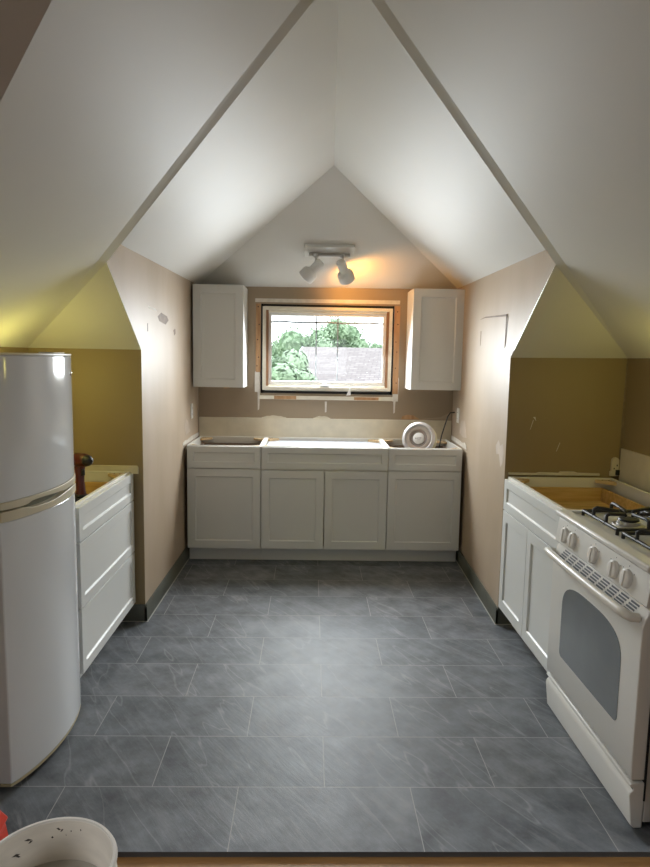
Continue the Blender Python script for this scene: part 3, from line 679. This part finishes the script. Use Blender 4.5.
# control panel and knobs
m = MB(T); p = [(0.050, 0.752), (0.014, 0.752), (0.006, 0.760), (0.018, 0.852), (0.024, 0.864), (0.050, 0.864)]
m.prism([(0.0, y, z) for y, z in p], (SW, 0, 0)); PANEL = m
m = MB(T); m.box(0.002, SW-0.002, 0.0195, 0.024, 0.8605, 0.8665); m.build('seam', M['slot'], st)
pn = Vector((0, -0.092, 0.012)).normalized()
for kx in (0.092, 0.172, 0.362, 0.526, 0.618):
    c0 = Vector((kx, 0.0117, 0.804)); Fm = T @ frame_z(c0, pn)
    m = MB(); m.lathe([(0.033, 0.0), (0.033, 0.005), (0.032, 0.009), (0.0305, 0.012), (0.027, 0.0138), (0.014, 0.0142)], Fm, n=28); kb = m.build('knob', M['knob'], st, angle=50)
    m = MB(Fm); m.box(-0.0045, 0.0045, -0.028, 0.028, 0.0130, 0.0175); m.build('knob_grip', M['knob'], kb, bevel=0.002)
m = PANEL; m.mat(1)
for kx in (0.092, 0.172, 0.362, 0.526, 0.618):
    for dx, dz in ((-0.036, 0.028), (0.038, 0.026), (0.0, 0.043)):
        c0 = Vector((kx+dx, 0.0117+0.0005, 0.804+dz)); c0.y = 0.006+(c0.z-0.760)*(0.012/0.092)-0.0006
        m.lathe([(0.0022, 0), (0.0022, 0.0005)], frame_z(c0, pn), n=8)
m.build('control_panel', [M['stove'], M['slot']], st, bevel=0.002)
# cooktop with raised rim and shallow wells
m = MB(T)
zt = 0.893
m.prism([(0.0, 0.006, 0.868), (0.0, 0.0, 0.874), (0.0, 0.0, 0.886), (0.0, 0.008, zt), (0.0, 0.056, zt), (0.0, 0.066, zt-0.012), (0.0, 0.60, zt-0.012), (0.0, 0.61, zt), (0.0, 0.655, zt), (0.0, 0.655, 0.868)], (SW, 0, 0))
m.box(0.0, 0.028, 0.05, 0.61, zt-0.012, zt); m.box(SW-0.028, SW, 0.05, 0.61, zt-0.012, zt)
m.build('cooktop', M['stove'], st, bevel=0.003)
m = MB(T); m.box(0.0, SW, 0.610, 0.655, zt+0.001, 0.985); m.build('backguard', M['stove'], st, bevel=0.006)
for bi, (bx_, by_) in enumerate(((0.205, 0.215), (0.555, 0.215), (0.205, 0.475), (0.555, 0.475))):
    Tb = T @ Matrix.Translation((bx_, by_, zt-0.0119))
    m = MB(Tb); m.lathe([(0.062, 0.0), (0.058, 0.004), (0.045, 0.005), (0.043, 0.017), (0.040, 0.018)], n=28); bn = m.build('burner', M['steel'], st)
    m = MB(Tb); m.lathe([(0.038, 0.0181), (0.040, 0.022), (0.037, 0.027), (0.012, 0.029)], n=28); m.build('burner_cap', M['iron'], bn)
    # grate: square wire frame on short legs with four raised fingers
    m = MB(Tb); hx, hy_ = 0.152, 0.118; zg = 0.020; r = 0.0072
    fr_ = [(-hx, -hy_), (hx, -hy_), (hx, hy_), (-hx, hy_)]
    for i in range(4):
        a = fr_[i]; b_ = fr_[(i+1) % 4]; m.tube([(a[0], a[1], zg), (b_[0], b_[1], zg)], r, n=8)
    for a in fr_: m.lathe([(r, 0.0), (r, zg+0.004)], Matrix.Translation((a[0], a[1], 0)), n=8)
    for dx, dy, L in ((1, 0, hx), (-1, 0, hx), (0, 1, hy_), (0, -1, hy_)):
        for off in ((-0.055, 0.055) if dx == 0 else (-0.0, )):
            px, py = (off, 0) if dx == 0 else (0, off)
            m.tube([(px+dx*L, py+dy*L, zg), (px+dx*L*0.99, py+dy*L*0.99, zg+0.030), (px+dx*L*0.90, py+dy*L*0.90, zg+0.036), (px*0.5+dx*0.032, py*0.5+dy*0.032, zg+0.030), (px*0.5+dx*0.026, py*0.5+dy*0.026, zg+0.022)], [r, r, r, r, r*0.8], n=8)
    m.build('grate', M['iron'], st, angle=60)

# ------------------------------------------------------------------ track light on the sloped ceiling
kk = (R1[2]-2.08)/(YB-R1[1])
hipz = lambda y: 2.08+kk*(YB-y)
ly = 4.775; zdir = Vector((0, -kk, -1)).normalized(); ydir = Vector((0, -1, kk)).normalized()
lamp = thing('track_light', 'white two-head spotlight bar on the sloped ceiling above the window', 'light', (0.118, ly, hipz(ly)))
TL = Matrix(((1, ydir.x, zdir.x, 0.118), (0, ydir.y, zdir.y, ly), (0, ydir.z, zdir.z, hipz(ly)), (0, 0, 0, 1)))
m = MB(TL); m.box(-0.180, 0.180, -0.062, 0.062, 0.0, 0.026); m.build('canopy', M['lampwhite'], lamp, bevel=0.004)
m = MB(TL); m.tube([(-0.150, -0.012, 0.046), (0.150, -0.012, 0.046)], 0.008, n=12); m.box(-0.148, 0.148, -0.018, -0.006, 0.029, 0.046); m.build('track_rail', M['steel'], lamp)
def head(x, axis, lit):
    base = TL @ Vector((x, -0.012, 0.046)); joint = base+Vector((0.0, -0.015, -0.085))
    m = MB(); m.lathe([(0.022, 0.0), (0.022, 0.02), (0.012, 0.03)], frame_z(base+Vector((0, 0, 0.012)), (0, -0.1, -1)), n=16); m.tube([base, base+Vector((0, -0.004, -0.04)), joint], 0.008, n=10)
    arm = m.build('arm', M['steel'], lamp)
    ax = Vector(axis).normalized(); F0 = frame_z(joint-ax*0.060, ax)
    m = MB(); m.lathe([(0.002, 0.0), (0.026, 0.003), (0.033, 0.012), (0.034, 0.030), (0.033, 0.088), (0.040, 0.098), (0.056, 0.110), (0.060, 0.124), (0.060, 0.170), (0.057, 0.173), (0.054, 0.170), (0.054, 0.126), (0.030, 0.110), (0.004, 0.108)], F0, n=32, cap0=True, cap1=True)
    hd = m.build('spot_head', M['lampwhite'], lamp, angle=40)
    m = MB(); m.lathe([(0.012, 0.108), (0.016, 0.120), (0.032, 0.138), (0.040, 0.150), (0.036, 0.162), (0.018, 0.169), (0.003, 0.171)], F0, n=24)
    m.build('bulb', M['bulb'] if lit else M['plate'], hd)
    return F0
head(-0.098, (-0.64, 0.25, -0.62), False)
Fh = head(0.098, (0.34, 0.62, -0.70), True)
L_ = bpy.data.lights.new('warm_bulb', 'SPOT'); L_.energy = 8; L_.color = (1.0, 0.43, 0.07); L_.spot_size = math.radians(165); L_.spot_blend = 0.7; L_.shadow_soft_size = 0.035
lo = bpy.data.objects.new('warm_bulb', L_); C.objects.link(lo)
pz = Fh @ Vector((0, 0, 0.20)); lo.location = pz
lo.rotation_euler = Vector((0.42, 0.62, 0.10)).to_track_quat('-Z', 'Z').to_euler()

# ------------------------------------------------------------------ outlets and cord
def outlet(label, p, nrm, h=0.115, w_=0.072, slots=True):
    e = thing('wall_outlet', label, 'outlet', p); F0 = frame_z(p, nrm, (0, 1, 0) if abs(nrm[0]) > 0.5 else (1, 0, 0))
    # local x runs along the wall, local y is +-z
    m = MB(F0); m.box(-w_/2, w_/2, -h/2, h/2, 0.0005, 0.006); m.build('cover_plate', M['plate'], e, bevel=0.002)
    for s in (-1, 1):
        m = MB(F0); m.box(-0.017, 0.017, s*0.024-0.014, s*0.024+0.014, 0.006, 0.0085); sk = m.build('socket', M['plate'], e, bevel=0.003)
        m = MB(F0)
        for dx in (-0.006, 0.006): m.box(dx-0.001, dx+0.001, s*0.024-0.004, s*0.024+0.004, 0.0083, 0.0088)
        m.build('slot', M['dark'], sk)
outlet('white outlet plate on the left alcove wall beside the cabinets', (side_x(4.92, CL0, CL1), 4.92, 1.10), (1, 0, 0))
outlet('white outlet plate on the right alcove wall with a black cord plugged in', (side_x(4.95, CR0, CR1), 4.95, 1.095), (-1, 0, 0))
outlet('white outlet plate high on the right wall above the stove', (XR, 3.245, 1.465), (-1, 0, 0))
xo = side_x(4.95, CR0, CR1)
e = thing('power_cord', 'black power cord running from the right wall outlet down into the open cabinet', 'cord', (xo-0.01, 4.95, 1.12))
m = MB(); m.lathe([(0.014, 0.0), (0.014, 0.012), (0.008, 0.024)], frame_z((xo-0.0095, 4.95, 1.119), (-1, 0, 0)), n=14); m.build('plug', M['cord'], e)
m = MB(); m.tube([(xo-0.03, 4.95, 1.119), (xo-0.065, 4.95, 1.115), (xo-0.085, 4.947, 1.085), (xo-0.105, 4.94, 1.02), (xo-0.13, 4.93, 0.94), (xo-0.142, 4.925, 0.88), (xo-0.148, 4.92, 0.832)], 0.005, n=8); m.build('cable', M['cord'], e, angle=60)

# silver reel leaning in the right cabinet
ax = Vector((-0.40, -0.86, 0.32)).normalized(); rc = Vector((0.826, 4.80, 0.925))
e = thing('cable_reel', 'round silver reel with a white centre label leaning in the open right cabinet', 'reel', tuple(rc)); F0 = frame_z(rc, ax)
m = MB(); m.lathe([(0.094, 0.024), (0.098, 0.034), (0.106, 0.037), (0.122, 0.032), (0.127, 0.026), (0.122, 0.020), (0.094, 0.018)], F0, n=48, cap0=False, cap1=False); m.build('front_flange', M['reel'], e)
m = MB(); m.lathe([(0.064, 0.0185), (0.098, 0.0185), (0.098, -0.034), (0.064, -0.034)], F0, n=40, cap0=False, cap1=False); m.build('winding', M['reel'], e)
m = MB(); m.lathe([(0.060, -0.0345), (0.122, -0.036), (0.127, -0.042), (0.122, -0.048), (0.060, -0.046)], F0, n=48, cap0=False, cap1=False); m.build('back_flange', M['reel_warm_lit'], e)
m = MB(); m.lathe([(0.0655, -0.046), (0.0655, 0.022), (0.058, 0.0255), (0.046, 0.021), (0.045, 0.016)], F0, n=40, cap0=False); m2 = MB(); m2.lathe([(0.064, 0.020), (0.068, 0.030), (0.080, 0.033), (0.094, 0.030), (0.096, 0.019)], F0, n=48, cap0=False, cap1=False); m2.build('inner_ring', M['reel_mid'], e)
hub = m.build('hub', M['reel_dark'], e)
m = MB(); m.lathe([(0.044, 0.0163), (0.044, 0.026), (0.041, 0.028), (0.002, 0.0285)], F0, n=36); lb = m.build('centre_label', M['paper'], e)
m = MB(F0); xr_ = Vector((1, 0, 0))
for i in range(6):   # a line of small grey lettering, too small to read
    x = -0.024+i*0.0085
    m.box(x, x+0.005, -0.004+0.002*(i % 2), 0.004+0.002*((i+1) % 2), 0.0286, 0.0289)
m.box(-0.012, 0.014, -0.014, -0.0115, 0.0286, 0.0289); m.build('lettering', M['ink'], lb)

# ------------------------------------------------------------------ drill in the left cabinet
dp = Vector((-1.158, 3.20, 0.7525))
e = thing('cordless_drill', 'dark red cordless drill standing in the open top of the drawer cabinet', 'drill', tuple(dp)); 
TD = Matrix.Translation(dp) @ Matrix.Rotation(math.radians(-40), 4, 'Z') @ Matrix.Rotation(math.radians(-4), 4, 'X') @ Matrix.Scale(1.05, 4)
m = MB(TD); m.box(-0.058, 0.045, -0.038, 0.038, 0.0, 0.05); m.box(-0.05, 0.035, -0.034, 0.034, 0.05, 0.062); m.build('battery', M['drill_black'], e, bevel=0.006)
m = MB(TD)
hp = [(-0.012, 0.062), (0.018, 0.062), (0.012, 0.12), (0.008, 0.165), (-0.040, 0.165), (-0.030, 0.12)]
m.tube([(-0.003, 0, 0.058), (-0.004, 0, 0.08), (-0.012, 0, 0.12), (-0.020, 0, 0.17), (-0.022, 0, 0.195)], [0.026, 0.021, 0.0195, 0.023, 0.026], n=16); m.build('handle', M['drill_red'], e, angle=60)
m = MB(TD); Fd = frame_z((-0.075, 0, 0.222), (1, 0, 0.06))
m.lathe([(0.016, 0.0), (0.029, 0.008), (0.033, 0.03), (0.033, 0.09), (0.030, 0.105), (0.026, 0.112)], Fd, n=24); m.build('motor_housing', M['drill_red'], e, angle=50)
m = MB(TD); m.lathe([(0.026, 0.1122), (0.027, 0.122), (0.024, 0.126), (0.020, 0.138), (0.010, 0.146), (0.006, 0.147)], Fd, n=20); m.build('chuck', M['drill_black'], e, angle=50)
m = MB(TD); m.prism([(0.002, -0.008, 0.15), (0.016, -0.008, 0.155), (0.013, -0.008, 0.18), (0.002, -0.008, 0.185)], (0, 0.016, 0)); m.build('trigger', M['drill_black'], e, bevel=0.002)

# ------------------------------------------------------------------ pail and red toolbox on the subfloor
pc = Vector((-0.592, 1.350, -0.0158))
e = thing('bucket', 'scuffed white plastic bucket with grey water on the wood subfloor, bottom left', 'bucket', tuple(pc)); TP = Matrix.Translation(pc)
m = MB(TP); m.lathe([(0.002, 0.0), (0.128, 0.0), (0.132, 0.004), (0.149, 0.300), (0.151, 0.372), (0.146, 0.372), (0.142, 0.300), (0.126, 0.012), (0.002, 0.010)], n=64, cap0=False, cap1=False); PAIL = m
m = MB(TP); m.lathe([(0.1512, 0.360), (0.156, 0.362), (0.158, 0.370), (0.154, 0.377), (0.148, 0.377), (0.1462, 0.370)], n=64, cap0=False, cap1=False); m.lathe([(0.1502, 0.318), (0.157, 0.319), (0.157, 0.325), (0.1503, 0.326)], n=64, cap0=False, cap1=False); m.build('rim', M['pail_rim'], e, angle=50)
m = MB(TP); m.lathe([(0.002, 0.2715), (0.08, 0.271), (0.1402, 0.2708)], n=48, cap0=False, cap1=False); m.build('grey_water', M['slurry'], e)
m = PAIL; m.mat(1)
for a0, z, l, tilt in ((100, 0.352, 0.013, 0.5), (97, 0.348, 0.010, -0.7), (88, 0.345, 0.003, 0), (78, 0.350, 0.004, 0.2), (128, 0.345, 0.020, 0.3), (126, 0.338, 0.012, -0.3), (140, 0.322, 0.022, 0.2), (138, 0.316, 0.014, 0.6), (106, 0.333, 0.006, 0.2), (93, 0.335, 0.003, 1)):
    a = math.radians(a0); rr = 0.1425+0.004*(z-0.30)/0.072-0.0012
    tv = Vector((-math.sin(a), math.cos(a), 0))*math.cos(tilt)+Vector((0, 0, 1))*math.sin(tilt); c0 = Vector((rr*math.cos(a), rr*math.sin(a), z)); sv = Vector((0, 0, 1))*0.003
    m.quad(c0-tv*l/2, c0-sv*0.8, c0+tv*l/2, c0+sv*1.4)
m.build('pail_wall', [M['pail'], M['scuff']], e, angle=50)
m = MB(TP)
for s in (-1, 1): m.lathe([(0.013, 0.0), (0.013, 0.012), (0.008, 0.016)], frame_z((s*0.152, 0, 0.343), (s, 0, 0)), n=14)
m.tube([(0.166*math.cos(a), 0.0-0.150*math.sin(a)*0.55, 0.343-0.145*math.sin(a)*0.9) for a in [i*PI/24 for i in range(25)]], 0.0022, n=6); m.build('bail', M['steel'], e, angle=60)

rb = Vector((-1.005, 1.625, -0.0158))
e = thing('toolbox', 'orange red plastic toolbox on the floor beside the bucket, cut by the left edge', 'toolbox', tuple(rb), (0, 0, math.radians(6))); T = abs_matrix(e)
m = MB(T); bx0, bx1, by0, by1 = -0.19, 0.15, -0.10, 0.10
vs = [(bx0-0.03, by0, 0), (bx1+0.025, by0, 0), (bx1+0.025, by1, 0), (bx0-0.03, by1, 0), (bx0, by0+0.01, 0.19), (bx1, by0+0.01, 0.19), (bx1, by1-0.01, 0.19), (bx0, by1-0.01, 0.19)]
m.add(vs, [(3, 2, 1, 0), (4, 5, 6, 7), (0, 1, 5, 4), (1, 2, 6, 5), (2, 3, 7, 6), (3, 0, 4, 7)]); m.build('box', M['redbox'], e, bevel=0.008)
m = MB(T); vs = [(bx0-0.004, by0-0.004, 0.191), (bx1+0.004, by0-0.004, 0.191), (bx1+0.004, by1+0.004, 0.191), (bx0-0.004, by1+0.004, 0.191), (bx0+0.02, by0+0.02, 0.245), (bx1-0.02, by0+0.02, 0.245), (bx1-0.02, by1-0.02, 0.245), (bx0+0.02, by1-0.02, 0.245)]
m.add(vs, [(3, 2, 1, 0), (4, 5, 6, 7), (0, 1, 5, 4), (1, 2, 6, 5), (2, 3, 7, 6), (3, 0, 4, 7)]); m.build('lid', M['redbox'], e, bevel=0.006)
m = MB(T); m.tube([(-0.10, 0, 0.244), (-0.09, 0, 0.27), (-0.06, 0, 0.278), (0.02, 0, 0.278), (0.05, 0, 0.27), (0.06, 0, 0.244)], 0.009, n=10); m.build('handle', M['drill_black'], e, angle=60)

# ------------------------------------------------------------------ outside the window
GZ = -3.6
m = MB(); m.quad((-60, 6.2, GZ), (60, 6.2, GZ), (60, 120, GZ), (-60, 120, GZ)); struct(m.build('ground_outside', M['lawn'], smooth=False))
def tree(label, x, y, r, zc, squash, nl, seed):
    rnd = random.Random(seed)
    e = thing('tree', label, 'tree', (x, y, GZ), (0, 0, 0), 'trees outside the window')
    m = MB(); m.tube([(x, y, GZ), (x+0.1, y, GZ+1.5), (x, y+0.1, zc-r*0.3), (x-0.1, y, zc+r*0.3)], [0.28, 0.22, 0.15, 0.05], n=10); m.build('trunk', M['bark'], e)
    clumps = []
    for i in range(34):
        d = Vector((rnd.gauss(0, 1), rnd.gauss(0, 1), rnd.gauss(0, 1))).normalized()*(rnd.random()**0.45)
        clumps.append((Vector((x+d.x*r, y+d.y*r, zc+d.z*r*squash)), r*(0.22+0.16*rnd.random())))
    m = MB()
    for c0, cr in clumps:
        prof = [(cr*0.7*math.sin(PI*k/6)+0.001, -cr*0.7*math.cos(PI*k/6)) for k in range(7)]
        m.lathe(prof, Matrix.Translation(c0), n=9, cap0=False, cap1=False)
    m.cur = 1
    for i in range(nl):
        c0, cr = clumps[rnd.randrange(len(clumps))]
        d = Vector((rnd.gauss(0, 1), rnd.gauss(0, 1), rnd.gauss(0, 1))).normalized(); p = c0+d*cr*(0.75+0.4*rnd.random())
        u = Vector((rnd.gauss(0, 1), rnd.gauss(0, 1), rnd.gauss(0, 1))).normalized(); v = d.cross(u).normalized(); s = 0.05+0.07*rnd.random()
        u = v.cross(d)
        m.add([p-u*s, p+v*s*0.5, p+u*s, p-v*s*0.5], [(0, 1, 2, 3)])
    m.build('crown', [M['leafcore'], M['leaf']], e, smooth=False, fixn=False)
tree('leafy green tree filling the left half of the window view', -1.55, 17.0, 1.5, 0.95, 0.72, 14000, 3)
tree('pale green tree behind the neighbouring roof, middle of the window view', 0.35, 30.0, 2.2, 1.6, 0.75, 12000, 5)
tree('distant green tree beyond the roof ridge, right edge of the window view', 4.6, 36.0, 1.5, 1.7, 0.6, 5000, 9)
# neighbouring house
hx0, hy0 = 0.55, 20.0
e = thing('neighbour_house', 'neighbouring house with a brown shingled gable roof seen through the window', 'house', (hx0+4, hy0+3, GZ), (0, 0, math.radians(-10))); T = abs_matrix(e)
hl, hw, ez, rz_ = 4.6, 3.0, 4.25, 5.42
m = MB(T); m.box(-hl, hl, -hw, hw, 0, ez); m.add([(-hl, -hw, ez), (-hl, hw, ez), (-hl, 0, rz_-0.1)], [(0, 1, 2)]); m.add([(hl, -hw, ez), (hl, 0, rz_-0.1), (hl, hw, ez)], [(0, 1, 2)]); m.build('wall', M['house'], e, smooth=False)
m = MB(T); ov = 0.35; sl_ = (rz_-ez)/hw; ze = ez-ov*sl_
for s in (-1, 1):
    m.prism([(-hl-ov, s*(hw+ov), ze), (hl+ov, s*(hw+ov), ze), (hl+ov, 0, rz_), (-hl-ov, 0, rz_)], (0, 0, 0.10))
ro = m.build('roof', M['roof'], e, smooth=False)
uvl = ro.data.uv_layers.new(name='UVMap')
for p in ro.data.polygons:
    for li in p.loop_indices:
        co = ro.data.vertices[ro.data.loops[li].vertex_index].co; uvl.data[li].uv = (co.x, co.y*1.06)
m = MB(T); m.box(-hl-ov-0.05, hl+ov+0.05, -hw-ov-0.06, -hw-ov, ze-0.06, ze+0.12)
for s in (-1, 1): m.prism([(-hl-ov-0.05, s*(hw+ov), ze-0.05), (-hl-ov-0.05, 0, rz_-0.05), (-hl-ov-0.05, 0, rz_+0.11), (-hl-ov-0.05, s*(hw+ov), ze+0.11)], (0.06, 0, 0))
m.build('fascia', M['fascia'], e, smooth=False)
m = MB(T); m.box(-hl-0.04, -hl+0.02, -1.0, 0.8, 3.2, 4.35); m.build('window', M['hwin'], e, smooth=False); m = MB(T); m.box(-2.9, -1.7, -hw-0.04, -hw+0.02, 2.4, 3.7); m.build('window', M['hwin'], e, smooth=False)
m = MB(T); m.box(1.0, 1.6, -0.2, 0.4, rz_-0.4, rz_+0.55); m.build('chimney', M['house'], e)
